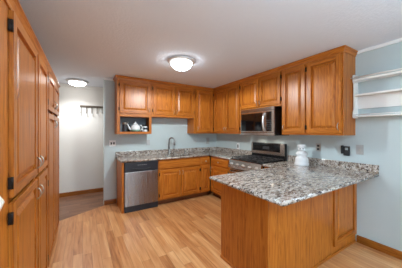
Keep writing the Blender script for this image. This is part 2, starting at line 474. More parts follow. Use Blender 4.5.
DB = YW-G-YU
t = closed_cab('short oak wall cabinet with two doors hanging above the kitchen sink', fb, 1.182, 2.150, 1.715, ZU1, DB, OX, (1.665, 4.0, 1.715))
frame(t, fb, 1.182, 2.150, 1.715, ZU1, OX, [(1.182, 1.222), (2.112, 2.150)], [(1.715, 1.765), (2.345, ZU1)])
door(t, fb, 1.210, 1.676, 1.765, 2.362, OX, -1, 1.83)
door(t, fb, 1.690, 2.138, 1.765, 2.362, OX, 1, 1.83)
crown(t, [(fb, 1.182, 2.150, 0, 0, OX)], OX)
t = closed_cab('tall one door oak wall cabinet in the corner, right of the sink', fb, 2.152, 2.690, ZU0, ZU1, DB, OX, (2.42, 4.0, ZU0))
frame(t, fb, 2.152, 2.690, ZU0, ZU1, OX, [(2.152, 2.192), (2.652, 2.690)], [(ZU0, 1.41), (2.345, ZU1)])
door(t, fb, 2.205, 2.665, 1.40, 2.362, OX, 1, 1.48)
crown(t, [(fb, 2.152, 2.690, 0, -1, OX)], OX)

# ------------------------------------------------------------------ upper cabinets, right wall
fr_ = face_right(XU); DR = XR-G-XU
t = closed_cab('two door oak wall cabinet between the corner and the microwave', fr_, 2.905, 4.172, ZU0, ZU1, DR, OY, (2.85, 3.4, ZU0))
frame(t, fr_, 2.905, 3.842, ZU0, ZU1, OY, [(2.905, 2.945), (3.80, 3.842)], [(ZU0, 1.41), (2.345, ZU1)])
door(t, fr_, 3.365, 3.795, 1.40, 2.362, OY, 1, 1.47)
door(t, fr_, 2.928, 3.350, 1.40, 2.362, OY, -1, 1.47)
crown(t, [(fr_, 2.905, YU, 0, -1, OY)], OY)
t = closed_cab('short oak wall cabinet with two doors directly above the microwave', fr_, 1.967, 2.903, 1.83, ZU1, DR, OY, (2.85, 2.43, 1.83))
frame(t, fr_, 1.967, 2.903, 1.83, ZU1, OY, [(1.967, 2.007), (2.863, 2.903)], [(1.83, 1.875), (2.345, ZU1)])
door(t, fr_, 2.428, 2.888, 1.86, 2.362, OY, 1, 1.925)
door(t, fr_, 1.985, 2.414, 1.86, 2.362, OY, -1, 1.925)
crown(t, [(fr_, 1.967, 2.903, 0, 0, OY)], OY)
t = closed_cab('tall two door oak wall cabinet nearest the white wall shelf', fr_, 1.114, 1.965, ZU0, ZU1, DR, OY, (2.85, 1.54, ZU0))
frame(t, fr_, 1.114, 1.965, ZU0, ZU1, OY, [(1.114, 1.154), (1.545, 1.585), (1.925, 1.965)], [(ZU0, 1.41), (2.345, ZU1)])
door(t, fr_, 1.583, 1.945, 1.40, 2.362, OY, -1, 1.48)
door(t, fr_, 1.134, 1.553, 1.40, 2.362, OY, 1, 1.48)
crown(t, [(fr_, 1.114, 1.965, -1, 0, OY), (lambda u, v, q: (u, 1.114-q, v), XU, XR-G-0.001, -1, 0, OX)], OY)

# ------------------------------------------------------------------ tall cabinets, left
XT = -0.314; ZT = 2.075; fl = face_left(XT)
def tall(label, y0, y1, name='pantry_cabinet'):
    t = thing(name, label, 'cabinet', ((XT+XLW)/2, (y0+y1)/2, 0))
    b = MB(); b.box((y0, y1), (0, ZT), (-0.66, -0.019), fl); b.build('carcass', OV, t); return t
t = tall('tall oak pantry cabinet with large upper and lower doors at the left edge', 1.20, 2.448)
frame(t, fl, 1.20, 2.448, 0, ZT, OY, [(1.20, 1.318), (1.90, 1.975), (2.41, 2.448)], [(0, 0.07), (2.0, ZT)])
for (a, c, hg) in ((1.318, 1.915, -1), (1.965, 2.425, 1)):
    d = door(t, fl, a, c, 1.092, 2.025, OY, hg, 1.185, hv=(1.165, 1.945), pullh=0.085)
    d = door(t, fl, a, c, 0.055, 1.062, OY, hg, 0.955, hv=(0.13, 0.99), pullh=0.085)
crown(t, [(fl, 1.20, 2.448, 0, 0, OY)], OY, 2.032, 2.09)
t = tall('tall oak pantry cabinet with short top doors, beside the hallway opening', 2.450, 3.526)
frame(t, fl, 2.450, 3.526, 0, ZT, OY, [(2.450, 2.50), (2.96, 3.00), (3.486, 3.526)], [(0, 0.07), (2.0, ZT)])
for (a, c, hg) in ((2.478, 2.972, -1), (2.986, 3.506, 1)):
    door(t, fl, a, c, 1.645, 2.025, OY, hg, 1.74, pullh=0.085)
    door(t, fl, a, c, 0.055, 1.61, OY, hg, 1.51, hv=(0.15, 0.9), pullh=0.085)
crown(t, [(fl, 2.450, 3.526, 0, 1, OY), (lambda u, v, q: (u, 3.526+q, v), XT-0.60, XT, 0, 1, OX)], OY, 2.032, 2.09)

# ------------------------------------------------------------------ base cabinets, back wall
YB = 3.574; ZB = 0.877; fb2 = face_back(YB)
t = thing('end_panel', 'upright oak end panel left of the dishwasher', 'panel', (0.598, 3.87, 0))
part('panel', OV, t, ((0.574, 0.612), (YB, YW-G-0.016), (0, ZB)), bevel=0.002)
# dishwasher
t = thing('dishwasher', 'stainless steel dishwasher with black control strip under the counter', 'dishwasher', (0.92, 3.87, 0))
dx0, dx1 = 0.615, 1.219
part('tub', BLACKM, t, ((dx0+0.004, dx1-0.004), (YB+0.03, YW-0.03), (0.1, 0.870)))
part('door_panel', STEEL, t, ((dx0+0.003, dx1-0.003), (YB-0.022, YB+0.029), (0.105, 0.700)), bevel=0.006)
b = MB(); fd = face_back(YB)
b.box((dx0+0.003, dx1-0.003), (0.702, 0.868), (-0.029, 0.022), fd)
cp = b.build('control_panel', DKBLUE, t, 0.005)
b = MB(); pts = [fd(dx0+0.12+0.36*k/12, 0.765-0.03*math.sin(PI*k/12), 0.026) for k in range(13)]
b.tube(pts, 0.006, 6); b.build('handle', BLACK, cp)
b = MB()
for k in range(5): b.box((0.84+k*0.035, 0.858+k*0.035), (0.815, 0.823), (0.0221, 0.0235), fd)
b.build('buttons', PLATEG, cp)
part('kick_plate', DKBLUE, t, ((dx0+0.003, dx1-0.003), (YB-0.012, YB+0.029), (0.0, 0.101)))

def base(label, fn, u0, u1, depth, loc, name='base_cabinet'):
    t = thing(name, label, 'cabinet', loc, 'oak base cabinets')
    b = MB(); b.box((u0, u1), (0.10, ZB), (-depth, -0.019), fn); b.build('carcass', OV, t)
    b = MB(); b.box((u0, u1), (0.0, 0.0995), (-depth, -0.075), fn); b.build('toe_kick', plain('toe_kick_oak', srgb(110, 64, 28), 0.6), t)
    return t
DBB = YW-G-YB
# sink base is open topped so that the bowl hangs inside
t = thing('base_cabinet', 'wide oak base cabinet with two doors and false drawer front under the sink', 'cabinet', (1.69, 3.87, 0), 'oak base cabinets')
part('carcass', OV, t, ((1.221, 1.239), (YB+0.019, YW-G), (0.10, ZB)), ((2.132, 2.150), (YB+0.019, YW-G), (0.10, ZB)), ((1.239, 2.132), (YB+0.019, YW-G), (0.10, 0.12)), ((1.239, 2.132), (YW-0.02, YW-G), (0.12, ZB)))
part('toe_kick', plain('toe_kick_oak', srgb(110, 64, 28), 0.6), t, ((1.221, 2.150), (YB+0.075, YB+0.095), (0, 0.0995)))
frame(t, fb2, 1.221, 2.150, 0.10, ZB, OX, [(1.221, 1.275), (2.11, 2.150)], [(0.10, 0.14), (0.66, 0.72), (0.845, ZB)])
b = MB(); b.box((1.245, 2.128), (0.705, 0.850), (0, 0.018), fb2); b.build('false_drawer_front', [OX], t, 0.006)
d = door(t, fb2, 1.255, 1.684, 0.125, 0.675, OX, -1, 0.595)
d = door(t, fb2, 1.700, 2.124, 0.125, 0.675, OX, 1, 0.595)
t = base('narrow oak base cabinet with one drawer and door in the corner, right of the sink', fb2, 2.152, 2.410, DBB, (2.28, 3.87, 0))
frame(t, fb2, 2.152, 2.410, 0.10, ZB, OX, [(2.152, 2.182), (2.39, 2.410)], [(0.10, 0.14), (0.66, 0.72), (0.845, ZB)])
drawer(t, fb2, 2.168, 2.392, 0.705, 0.850, OX)
door(t, fb2, 2.168, 2.392, 0.125, 0.675, OX, -1, None)
# right run
XB = 2.412; fr2 = face_right(XB); DRB = XR-G-XB
t = base('oak base cabinet with wide drawer between the corner and the gas range', fr2, 2.868, 3.552, DRB, (2.7, 3.2, 0))
frame(t, fr2, 2.868, 3.552, 0.10, ZB, OY, [(2.868, 2.93), (3.512, 3.552)], [(0.10, 0.14), (0.66, 0.72), (0.845, ZB)])
drawer(t, fr2, 2.945, 3.520, 0.705, 0.850, OY)
door(t, fr2, 2.945, 3.520, 0.125, 0.675, OY, -1, 0.60)
t = base('oak base cabinet between the gas range and the peninsula', fr2, 1.768, 2.074, DRB, (2.7, 1.92, 0))
frame(t, fr2, 1.768, 2.074, 0.10, ZB, OY, [(1.768, 1.80), (2.04, 2.074)], [(0.10, 0.14), (0.66, 0.72), (0.845, ZB)])
drawer(t, fr2, 1.785, 2.058, 0.705, 0.850, OY)
door(t, fr2, 1.785, 2.058, 0.125, 0.675, OY, 1, 0.60)

# ------------------------------------------------------------------ peninsula
PX0, PY0, PY1 = 1.338, 1.113, 1.764
t = thing('peninsula_cabinet', 'oak peninsula cabinet with plain end panel and back door under the granite bar', 'cabinet', (2.18, 1.44, 0))
part('carcass', OV, t, ((PX0+0.018, XR-G), (PY0+0.018, PY1), (0.0, ZB)))
part('end_panel', OV, t, ((PX0, PX0+0.0178), (PY0, PY1), (0.0, ZB)), bevel=0.0015)
part('back_panel', OV, t, ((PX0+0.0185, 2.425), (PY0, PY0+0.0178), (0.0, ZB)), bevel=0.0015)
ff = face_back(PY0)
part('stile', OV, t, ((2.432, XR-G), (PY0+0.004, PY0+0.0178), (0.0, ZB)))
raised(t, 'door', face_back(PY0+0.004), 2.445, XR-0.012, 0.105, 0.855, OX, fw=0.062)
part('base_shoe', OX, t, ((PX0-0.010, XR-0.02), (PY0-0.010, PY0-0.0002), (0.0, 0.028)), ((PX0-0.010, PX0-0.0002), (PY0-0.0002, PY1), (0.0, 0.028)), bevel=0.003)

# ------------------------------------------------------------------ worktops
CT0, CT1 = 0.879, 0.914
def nose(b, p0, p1, out, r=0.0175, n=8):
    """half round edge along p0-p1 bulging towards `out`"""
    p0, p1, out = Vector(p0), Vector(p1), Vector(out)
    zc = Vector((0, 0, (CT0+CT1)/2))
    pr = [(math.sin(a)*r*0.9, math.cos(a)*r) for a in [PI*k/n for k in range(n+1)]]
    A = [b.bm.verts.new(p0+zc+out*x+Vector((0, 0, z))) for x, z in pr]; B = [b.bm.verts.new(p1+zc+out*x+Vector((0, 0, z))) for x, z in pr]
    for i in range(n): b.face([A[i], B[i], B[i+1], A[i+1]], True)
    b.face(A); b.face(B[::-1]); b.face([A[0], A[-1], B[-1], B[0]])
def corner_nose(b, c, a0, a1, r=0.0175):
    zc = (CT0+CT1)/2; rows = []
    for j in range(7):
        an = a0+(a1-a0)*j/6
        rows.append([b.bm.verts.new((c[0]+math.cos(an)*math.sin(PI*k/8)*r*0.9, c[1]+math.sin(an)*math.sin(PI*k/8)*r*0.9, zc+math.cos(PI*k/8)*r)) for k in range(9)])
    for p, q in zip(rows, rows[1:]):
        for k in range(8): b.face([p[k], q[k], q[k+1], p[k+1]], True)
t = thing('worktop', 'L-shaped speckled granite worktop along the back wall with the sink', 'countertop', (1.8, 3.87, CT0))
b = MB(); ye = 3.552; xe = 2.388; SX0, SX1, SY0, SY1 = 1.40, 2.06, 3.635, 3.955
Z = (CT0, CT1)
b.box((0.570, SX0), (ye, YW-G), Z); b.box((SX0, SX1), (ye, SY0), Z); b.box((SX0, SX1), (SY1, YW-G), Z)
b.box((SX1, xe), (ye, YW-G), Z); b.box((xe, XR-G), (2.856, YW-G), Z)
nose(b, (0.570, ye, 0), (xe, ye, 0), (0, -1, 0)); nose(b, (xe, ye, 0), (xe, 2.856, 0), (-1, 0, 0)); nose(b, (0.570, YW-G, 0), (0.570, ye, 0), (-1, 0, 0))
corner_nose(b, (0.570, ye), PI, 1.5*PI)
b.build('slab', GRAN, t)
def splash(label, x, y):
    b = MB(); b.box(x, y, (CT1+0.0003, 1.016)); o = b.build('backsplash', GRAN, None, 0.003); o['label'] = label; o['category'] = 'backsplash'
splash('long low granite backsplash strip along the back wall behind the faucet', (0.556, XR-G), (YW-0.022, YW-G))
splash('low granite backsplash strip on the right wall between the corner and the range', (XR-0.022, XR-G), (2.856, YW-0.0225))
t = thing('worktop', 'large granite peninsula worktop overhanging its oak base in the foreground', 'countertop', (2.1, 1.35, CT0))
b = MB(); bx0, by0, by1 = 1.232, 0.892, 1.815
b.box((bx0, XR-G), (by0, by1), Z); b.box((xe, XR-G), (by1, 2.076), Z)
nose(b, (bx0, by0, 0), (XR-G, by0, 0), (0, -1, 0)); nose(b, (bx0, by1, 0), (bx0, by0, 0), (-1, 0, 0)); nose(b, (xe, by1, 0), (bx0, by1, 0), (0, 1, 0)); nose(b, (xe, 2.076, 0), (xe, by1, 0), (-1, 0, 0))
corner_nose(b, (bx0, by0), PI, 1.5*PI); corner_nose(b, (bx0, by1), 0.5*PI, PI)
b.build('slab', GRAN, t)
splash('low granite backsplash strip on the right wall behind the white figure jar', (XR-0.022, XR-G), (0.877, 2.076))

# sink, faucet, dispenser
t = thing('sink', 'stainless undermount sink sunk into the back wall worktop', 'sink', (1.73, 3.79, 0.70))
b = MB(); th = 0.006; zb = 0.70
b.box((SX0-0.02, SX1+0.02), (SY0-0.02, SY0-0.002), (zb, CT0-0.001)); b.box((SX0-0.02, SX1+0.02), (SY1+0.002, SY1+0.02), (zb, CT0-0.001))
b.box((SX0-0.02, SX0-0.002), (SY0-0.002, SY1+0.002), (zb, CT0-0.001)); b.box((SX1+0.002, SX1+0.02), (SY0-0.002, SY1+0.002), (zb, CT0-0.001))
b.box((SX0-0.02, SX1+0.02), (SY0-0.02, SY1+0.02), (zb-0.008, zb)); b.box((1.715, 1.735), (SY0-0.002, SY1+0.002), (zb, 0.85))
b.build('bowl', STEEL, t)
b = MB(); b.lathe([(0.045, 0), (0.04, 0.004), (0.02, 0.002), (0, 0.002)], (1.56, 3.8, zb), 20); b.build('drain', CHROME, t)
t = thing('faucet', 'tall gooseneck kitchen faucet with pull-down spray head behind the sink', 'faucet', (1.63, 4.03, CT1))
fx, fy = 1.63, 4.03
b = MB(); b.lathe([(0.030, 0), (0.030, 0.006), (0.024, 0.012), (0.022, 0.10), (0.017, 0.115), (0, 0.115)], (fx, fy, CT1), 20); b.build('base', FAUC, t)
dv = Vector((0.78, -0.62, 0)).normalized(); R_ = 0.062; zt = 1.215
pts = [Vector((fx, fy, CT1+0.11)), Vector((fx, fy, 1.10)), Vector((fx, fy, zt))]
for k in range(1, 11):
    a = PI*k/10; pts.append(Vector((fx, fy, zt))+dv*(R_*(1-math.cos(a)))+Vector((0, 0, R_*math.sin(a))))
b = MB(); b.tube(pts, 0.0145, 12); b.build('spout', FAUC, t)
e = pts[-1]; b = MB(); b.tube([e-Vector((0, 0, 0.004)), e-Vector((0, 0, 0.03)), e-Vector((0, 0, 0.085)), e-Vector((0, 0, 0.10))], [0.0155, 0.019, 0.022, 0.019], 12); b.build('spray_head', FAUC, t)
b = MB(); b.tube([(fx+0.02, fy, CT1+0.07), (fx+0.055, fy-0.005, CT1+0.085), (fx+0.10, fy-0.02, CT1+0.125)], [0.009, 0.008, 0.006], 8); b.build('lever', FAUC, t)
t = thing('soap_dispenser', 'small nickel soap dispenser on the worktop right of the faucet', 'soap dispenser', (2.02, 4.03, CT1))
b = MB(); b.lathe([(0.020, 0), (0.020, 0.006), (0.012, 0.012), (0.011, 0.05), (0.016, 0.054), (0.016, 0.066), (0, 0.068)], (2.02, 4.03, CT1), 16); b.build('body', FAUC, t)
b = MB(); b.tube([(2.02, 4.03, CT1+0.06), (2.0, 3.99, CT1+0.066), (1.985, 3.96, CT1+0.058)], [0.006, 0.006, 0.005], 8); b.build('nozzle', FAUC, t)

# ------------------------------------------------------------------ gas range
RY0, RY1 = 2.082, 2.850; RX = 2.375
t = thing('gas_range', 'stainless and black gas range with five front knobs against the right wall', 'stove', (2.7, 2.466, 0))
part('body', BLACK, t, ((RX+0.02, XR-0.03), (RY0+0.002, RY1-0.002), (0.03, 0.893)), bevel=0.003)
for (lx, ly) in ((2.44, 2.13), (2.44, 2.80), (2.93, 2.13), (2.93, 2.80)):
    b = MB(); b.lathe([(0.018, 0), (0.018, 0.006), (0.012, 0.01), (0.012, 0.03)], (lx, ly, 0), 12); b.build('foot', BLACKM, t)
fR = face_right(RX+0.019)
b = MB(); b.box((RY0+0.004, RY1-0.004), (0.05, 0.20), (0, 0.03), fR); dr = b.build('bottom_drawer', STEELX, t, 0.004)
b = MB(); b.tube([fR(2.25, 0.17, 0.036), fR(2.68, 0.17, 0.036)], 0.008, 8); b.build('drawer_pull', STEELX, dr)
b = MB(); b.box((RY0+0.004, RY1-0.004), (0.21, 0.735), (0, 0.035), fR); dd = b.build('oven_door', STEELX, t, 0.005)
b = MB(); b.box((RY0+0.12, RY1-0.12), (0.33, 0.60), (0.0352, 0.037), fR); b.build('window', GLASSB, dd)
b = MB(); b.tube([fR(RY0+0.05, 0.695, 0.035), fR(RY0+0.05, 0.695, 0.075), fR(RY0+0.07, 0.695, 0.082), fR(RY1-0.07, 0.695, 0.082), fR(RY1-0.05, 0.695, 0.075), fR(RY1-0.05, 0.695, 0.035)], 0.011, 8); b.build('handle', STEELX, dd)
# slanted control panel
b = MB(); cpf = lambda u, v, q: (u, q, v)
pr = [(RX-0.045, 0.752), (RX+0.019, 0.742), (RX+0.019, 0.897), (RX-0.004, 0.906), (RX-0.014, 0.897)]
b.prism(pr, RY0+0.002, RY1-0.002, cpf); cp = b.build('control_panel', STEELX, t, 0.003)
nrm = Vector((-(0.897-0.752), 0, (RX-0.014)-(RX-0.045))).normalized()
for k in range(5):
    yk = RY1-0.085-k*(RY1-RY0-0.17)/4
    c = Vector(((RX-0.045+RX-0.014)/2, yk, 0.825))
    b = MB(); b.lathe([(0.030, 0), (0.030, 0.005), (0.023, 0.008), (0.020, 0.034), (0.017, 0.038), (0, 0.038)], c, 18, nrm)
    kn = b.build('knob', CHROME, cp)
# cooktop
b = MB(); b.box((RX+0.0195, XR-0.085), (RY0+0.001, RY1-0.001), (0.8935, 0.912)); ck = b.build('cooktop', BLACK, t, 0.004)
for (bx, by, r) in ((2.50, 2.23, 0.050), (2.50, 2.70, 0.042), (2.78, 2.23, 0.042), (2.78, 2.70, 0.050), (2.64, 2.466, 0.055)):
    b = MB(); b.lathe([(r, 0), (r, 0.006), (r*0.8, 0.009), (r*0.8, 0.016), (r*0.6, 0.019), (0, 0.019)], (bx, by, 0.912), 20); b.build('burner', IRON, ck)
for g in range(3):
    y0 = RY0+0.012+g*0.249; y1 = y0+0.244; x0, x1 = RX+0.035, XR-0.105; zt0, zt1 = 0.938, 0.950; b = MB(); r = 0.006
    for y in (y0, (y0+y1)/2-r, y1-2*r): b.box((x0, x1), (y, y+2*r), (zt0, zt1))
    for x in (x0, x0+(x1-x0)*0.25, x0+(x1-x0)*0.5, x0+(x1-x0)*0.75, x1-2*r): b.box((x, x+2*r), (y0, y1), (zt0, zt1-0.001))
    for x in (x0, x1-2*r):
        for y in (y0, y1-2*r): b.box((x, x+2*r), (y, y+2*r), (0.9122, zt0))
    b.build('grate', IRON, t, 0.002)
# backguard
part('backguard', BLACK, t, ((XR-0.084, XR-0.028), (RY0+0.001, RY1-0.001), (0.8935, 1.205)), bevel=0.006)
fg = face_right(XR-0.0845)
b = MB(); b.box((RY0+0.006, RY1-0.006), (0.992, 1.200), (0, 0.012), fg); pg = b.build('backguard_fascia', STEELX, t, 0.004)
b = MB(); b.box((RY0+0.09, RY1-0.05), (1.050, 1.197), (0.0122, 0.0145), fg); dp = b.build('display', GLASSB, pg)
b = MB(); b.box((2.40, 2.55), (1.09, 1.14), (0.0146, 0.0152), fg); b.build('clock', DARKP, dp)

# ------------------------------------------------------------------ microwave
MY0, MY1, MX, MZ0, MZ1 = 2.057, 2.833, 2.62, 1.352, 1.826
t = thing('microwave', 'over-the-range microwave with stainless face and black window above the stove', 'microwave', (2.82, 2.445, MZ0))
part('body', BLACK, t, ((MX+0.03, XR-G), (MY0, MY1), (MZ0, MZ1)), bevel=0.003)
fm = face_right(MX+0.0298)
b = MB(); b.box((2.215, MY1), (MZ0+0.045, MZ1-0.055), (0, 0.03), fm); md = b.build('door', STEELX, t, 0.006)
b = MB(); b.box((2.29, MY1-0.03), (MZ0+0.075, MZ1-0.085), (0.0302, 0.0325), fm); b.build('window', GLASSB, md)
b = MB(); pts = [fm(2.245, MZ0+0.075+0.30*k/10, 0.03+0.045*math.sin(PI*k/10)**0.7) for k in range(11)]
b.tube(pts, 0.015, 10); b.build('handle', plain('bright_steel', (0.85, 0.85, 0.85, 1), 0.3, 1.0), md)
b = MB(); b.box((MY0, 2.2125), (MZ0+0.045, MZ1-0.055), (0, 0.03), fm); kp = b.build('keypad_panel', STEELX, t, 0.006)
b = MB(); b.box((2.105, 2.205), (MZ0+0.07, MZ1-0.08), (0.0302, 0.0325), fm); kb = b.build('keypad', GLASSB, kp)
b = MB()
for i in range(3):
    for j in range(5): b.box((2.118+i*0.028, 2.136+i*0.028), (MZ0+0.10+j*0.035, MZ0+0.118+j*0.035), (0.0326, 0.0334), fm)
b.build('buttons', DARKP, kb)
b = MB(); b.box((MY0, MY1), (MZ1-0.053, MZ1), (0, 0.028), fm); vg = b.build('vent_grille', STEELX, t, 0.004)
b = MB()
for j in range(3): b.box((MY0+0.05, MY1-0.05), (MZ1-0.042+j*0.013, MZ1-0.037+j*0.013), (0.0282, 0.0295), fm)
b.build('vent_slots', BLACKM, vg)
b = MB(); b.box((MY0, MY1), (MZ0, MZ0+0.043), (0, 0.028), fm); b.build('bottom_rail', STEELX, t, 0.004)
for y in (2.26, 2.63):
    b = MB(); b.lathe([(0.03, -0.004), (0.03, 0), (0, 0)], (2.84, y, MZ0-0.0002), 16); b.build('work_light', LENS, t)
    l = bpy.data.lights.new('hood_lamp', 'SPOT'); l.energy = LAMP_HOOD; l.color = (1, 0.93, 0.82); l.shadow_soft_size = 0.03; l.spot_size = math.radians(150); l.spot_blend = 0.6
    lo = bpy.data.objects.new('hood_lamp', l); COL.objects.link(lo); lo.location = (2.84-2.82, y-2.445, -0.012); lo.parent = t

# ------------------------------------------------------------------ ceiling lights
def ceiling_light(x, y, r, drop, label, mat, watts, col, cone=179, blend=0.12):
    t = thing('ceiling_light', label, 'ceiling light', (x, y, ZC-drop))
    b = MB(); b.lathe([(r*0.90, 0), (r, -0.008), (r*1.0, -0.022), (r*0.90, -0.034), (r*0.78, -0.042), (0, -0.042)], (x, y, ZC), 40); b.build('ring', RING, t)
    n = 10; p = [(r*0.77*math.cos(PI/2*k/n), -0.0425-(drop-0.065)*math.sin(PI/2*k/n)) for k in range(n)]+[(0, -0.0425-(drop-0.065))]
    b = MB(); b.lathe(p, (x, y, ZC), 40); b.build('bowl', mat, t)
    b = MB(); z = -0.0425-(drop-0.065)
    b.lathe([(0.006, z-0.0005), (0.010, z-0.006), (0.007, z-0.014), (0, z-0.02)], (x, y, ZC), 16); b.build('finial', CHROME, t)
    l = bpy.data.lights.new('bulb', 'SPOT'); l.energy = watts; l.color = col; l.shadow_soft_size = 0.10
    l.spot_size = math.radians(cone); l.spot_blend = blend
    lo = bpy.data.objects.new('bulb', l); COL.objects.link(lo); lo.location = (0, 0, -0.015); lo.parent = t
ceiling_light(1.225, 2.56, 0.198, 0.165, 'round ceiling light with frosted bowl and nickel ring in the kitchen', BOWL, LAMP_KITCHEN[1], (0.86, 0.97, 1.0))
ceiling_light(-0.09, 4.70, 0.200, 0.125, 'round lit ceiling light in the hallway beyond the tall cabinets', BOWL2, LAMP_HALL[1], (0.95, 0.98, 1.0), 150, 1.0)

# ------------------------------------------------------------------ hall coat rack
t = thing('coat_rack', 'dark metal coat rack with five hooks on the white hallway wall', 'coat rack', (0.18, YH-0.01, 1.96))
b = MB(); b.box((-0.05, 0.41), (YH-0.018, YH-0.001), (1.965, 2.010)); b.build('rail', BRONZE, t, 0.003)
for k in range(5):
    x = -0.03+k*0.105; b = MB()
    b.tube([(x, YH-0.019, 1.985), (x, YH-0.03, 1.93), (x, YH-0.035, 1.86), (x, YH-0.055, 1.83), (x, YH-0.075, 1.845), (x, YH-0.08, 1.87)], 0.007, 8)
    b.tube([(x, YH-0.019, 1.975), (x, YH-0.06, 1.965), (x, YH-0.085, 1.985)], 0.006, 8)
    b.build('hook', BRONZE, t)

# ------------------------------------------------------------------ white wall shelf
t = thing('wall_shelf', 'white wooden wall shelf unit with rails on the right wall', 'shelf', (2.97, 0.70, 1.59))
SXF = 2.905; YS0, YS1 = 0.20, 1.105
for (y0, y1) in ((YS1-0.02, YS1), (YS0, YS0+0.02)):
    b = MB(); fe = lambda u, v, q: (u, q, v)
    b.prism([(XR-G, 1.585), (SXF+0.015, 1.585), (SXF, 1.60), (SXF, 1.66), (SXF+0.025, 1.70), (SXF+0.025, 2.02), (SXF, 2.05), (SXF, 2.115), (SXF+0.012, 2.13), (XR-G, 2.13)], y0, y1, fe)
    b.build('end_panel', SHELFW, t, 0.002)
yy = (YS0+0.0202, YS1-0.0202)
part('top_shelf', SHELFW, t, ((SXF-0.012, XR-G), yy, (2.045, 2.070)), bevel=0.003)
part('middle_shelf', SHELFW, t, ((SXF+0.008, XR-G), yy, (1.862, 1.884)), bevel=0.003)
part('back_board', SHELFW, t, ((XR-0.02, XR-G), yy, (1.705, 1.8618)), bevel=0.002)
part('bottom_shelf', SHELFW, t, ((SXF+0.004, XR-G), yy, (1.597, 1.615)), bevel=0.003)
b = MB(); b.tube([(SXF+0.01, yy[0], 1.628), (SXF+0.01, yy[1], 1.628)], 0.005, 8); b.build('rail', SHELFW, t)
b = MB(); b.tube([(SXF-0.02, YS1+0.012, 2.085), (SXF-0.02, YS0-0.012, 2.085)], 0.009, 10); b.build('rail', SHELFW, t)

# ------------------------------------------------------------------ counter figurine
fx, fy = 2.815, 1.715
t = thing('cookie_jar', 'white ceramic figure jar with cap and dark eyes on the granite near the range', 'jar', (fx, fy, CT1))
b = MB(); b.lathe([(0.098, 0), (0.102, 0.012), (0.098, 0.035), (0.090, 0.05), (0.090, 0.085), (0.085, 0.11), (0.070, 0.125), (0.060, 0.14), (0.066, 0.155), (0.070, 0.175), (0.062, 0.195), (0.046, 0.21), (0.046, 0.215), (0, 0.215)], (fx, fy, CT1), 28)
b.build('body', CERAM, t)
b = MB(); b.lathe([(0.040, 0.2152), (0.050, 0.228), (0.052, 0.245), (0.046, 0.262), (0.044, 0.265), (0, 0.265)], (fx, fy, CT1), 24); hd = b.build('head', CERAM, t)
vw = Vector((-fx, -fy, 0)).normalized(); sd = Vector((-vw.y, vw.x, 0))
b = MB()
for s_ in (-0.4, 0.4):
    c = Vector((fx, fy, CT1+0.247))+(vw+sd*s_).normalized()*0.050
    b.lathe([(0.009, 0), (0.007, 0.005), (0, 0.007)], c, 10, (vw+sd*s_).normalized())
b.build('eyes', DARKP, hd)
b = MB(); b.lathe([(0.050, 0.2652), (0.055, 0.272), (0.058, 0.292), (0.055, 0.302), (0.03, 0.310), (0, 0.311)], (fx, fy, CT1), 24); b.build('cap', CERAM, t)
for s_ in (-1, 1):
    b = MB(); c = Vector((fx, fy, CT1))
    b.tube([c+sd*s_*0.042+Vector((0, 0, 0.195)), c+sd*s_*0.066+vw*0.02+Vector((0, 0, 0.168)), c+sd*s_*0.045+vw*0.062+Vector((0, 0, 0.15))], [0.018, 0.018, 0.014], 10)
    b.build('arm', CERAM, t)

# ------------------------------------------------------------------ wall plates and phone
def plate(name, label, fn, u, v, w_, h, mat, slots, slotmat, cat):
    p = fn(u, v, 0)
    t = thing(name, label, cat, p)
    b = MB(); b.box((u-w_/2, u+w_/2), (v-h/2, v+h/2), (0.0005, 0.007), fn); b.build('plate', mat, t, 0.002)
    for (du, dv, sw, sh) in slots:
        b = MB(); b.box((u+du-sw/2, u+du+sw/2), (v+dv-sh/2, v+dv+sh/2), (0.0072, 0.010), fn); b.build('socket', slotmat, t)
    return t
fW, fRW = face_back(YW), face_right(XR)
plate('wall_outlet', 'white double outlet plate on the back wall left of the worktop', fW, 0.503, 1.185, 0.116, 0.118, PLATEW, [(-0.024, 0, 0.026, 0.045), (0.024, 0, 0.026, 0.045)], DARKP, 'outlet')
plate('wall_outlet', 'pale grey outlet plate on the back wall above the dishwasher end, left of faucet', fW, 1.209, 1.18, 0.07, 0.115, PLATEG, [(0, 0.022, 0.03, 0.03), (0, -0.022, 0.03, 0.03)], PLATEG, 'outlet')
plate('wall_outlet', 'grey outlet plate under the corner wall cabinet on the back wall', fW, 2.742, 1.18, 0.085, 0.16, PLATEG, [(0, 0.03, 0.04, 0.035), (0, -0.03, 0.04, 0.035)], PLATEM, 'outlet')
plate('wall_outlet', 'white outlet plate with dark socket on right wall just left of the range', fRW, 3.34, 1.085, 0.08, 0.125, PLATEW, [(0, 0.0, 0.034, 0.075)], DARKP, 'outlet')
plate('wall_outlet', 'steel outlet plate on the right wall behind the white figure jar', fRW, 1.578, 1.18, 0.072, 0.116, PLATEM, [(0, 0.025, 0.034, 0.03), (0, -0.025, 0.034, 0.03)], DARKP, 'outlet')
plate('wall_plate', 'pale grey square wall plate right of the black phone', fRW, 1.068, 1.187, 0.080, 0.125, PLATEG, [(0, 0.0, 0.02, 0.026), (-0.02, 0.04, 0.008, 0.008), (0.02, -0.04, 0.008, 0.008), (0.02, 0.04, 0.008, 0.008), (-0.02, -0.04, 0.008, 0.008)], PLATEM, 'wall plate')
t = thing('wall_phone', 'black cordless phone in its wall base under the end of the cabinets', 'phone', (XR, 1.215, 1.10))
b = MB(); b.box((1.172, 1.240), (1.098, 1.222), (0.001, 0.035), fRW); bs = b.build('base', BLACKM, t, 0.006)
b = MB(); b.box((1.186, 1.218), (1.172, 1.205), (0.0352, 0.037), fRW); b.build('screen', LCD, bs)
b = MB()
for i in range(3):
    for j in range(3): b.box((1.184+i*0.013, 1.192+i*0.013), (1.115+j*0.016, 1.124+j*0.016), (0.0352, 0.0368), fRW)
b.build('buttons', DARKP, bs)
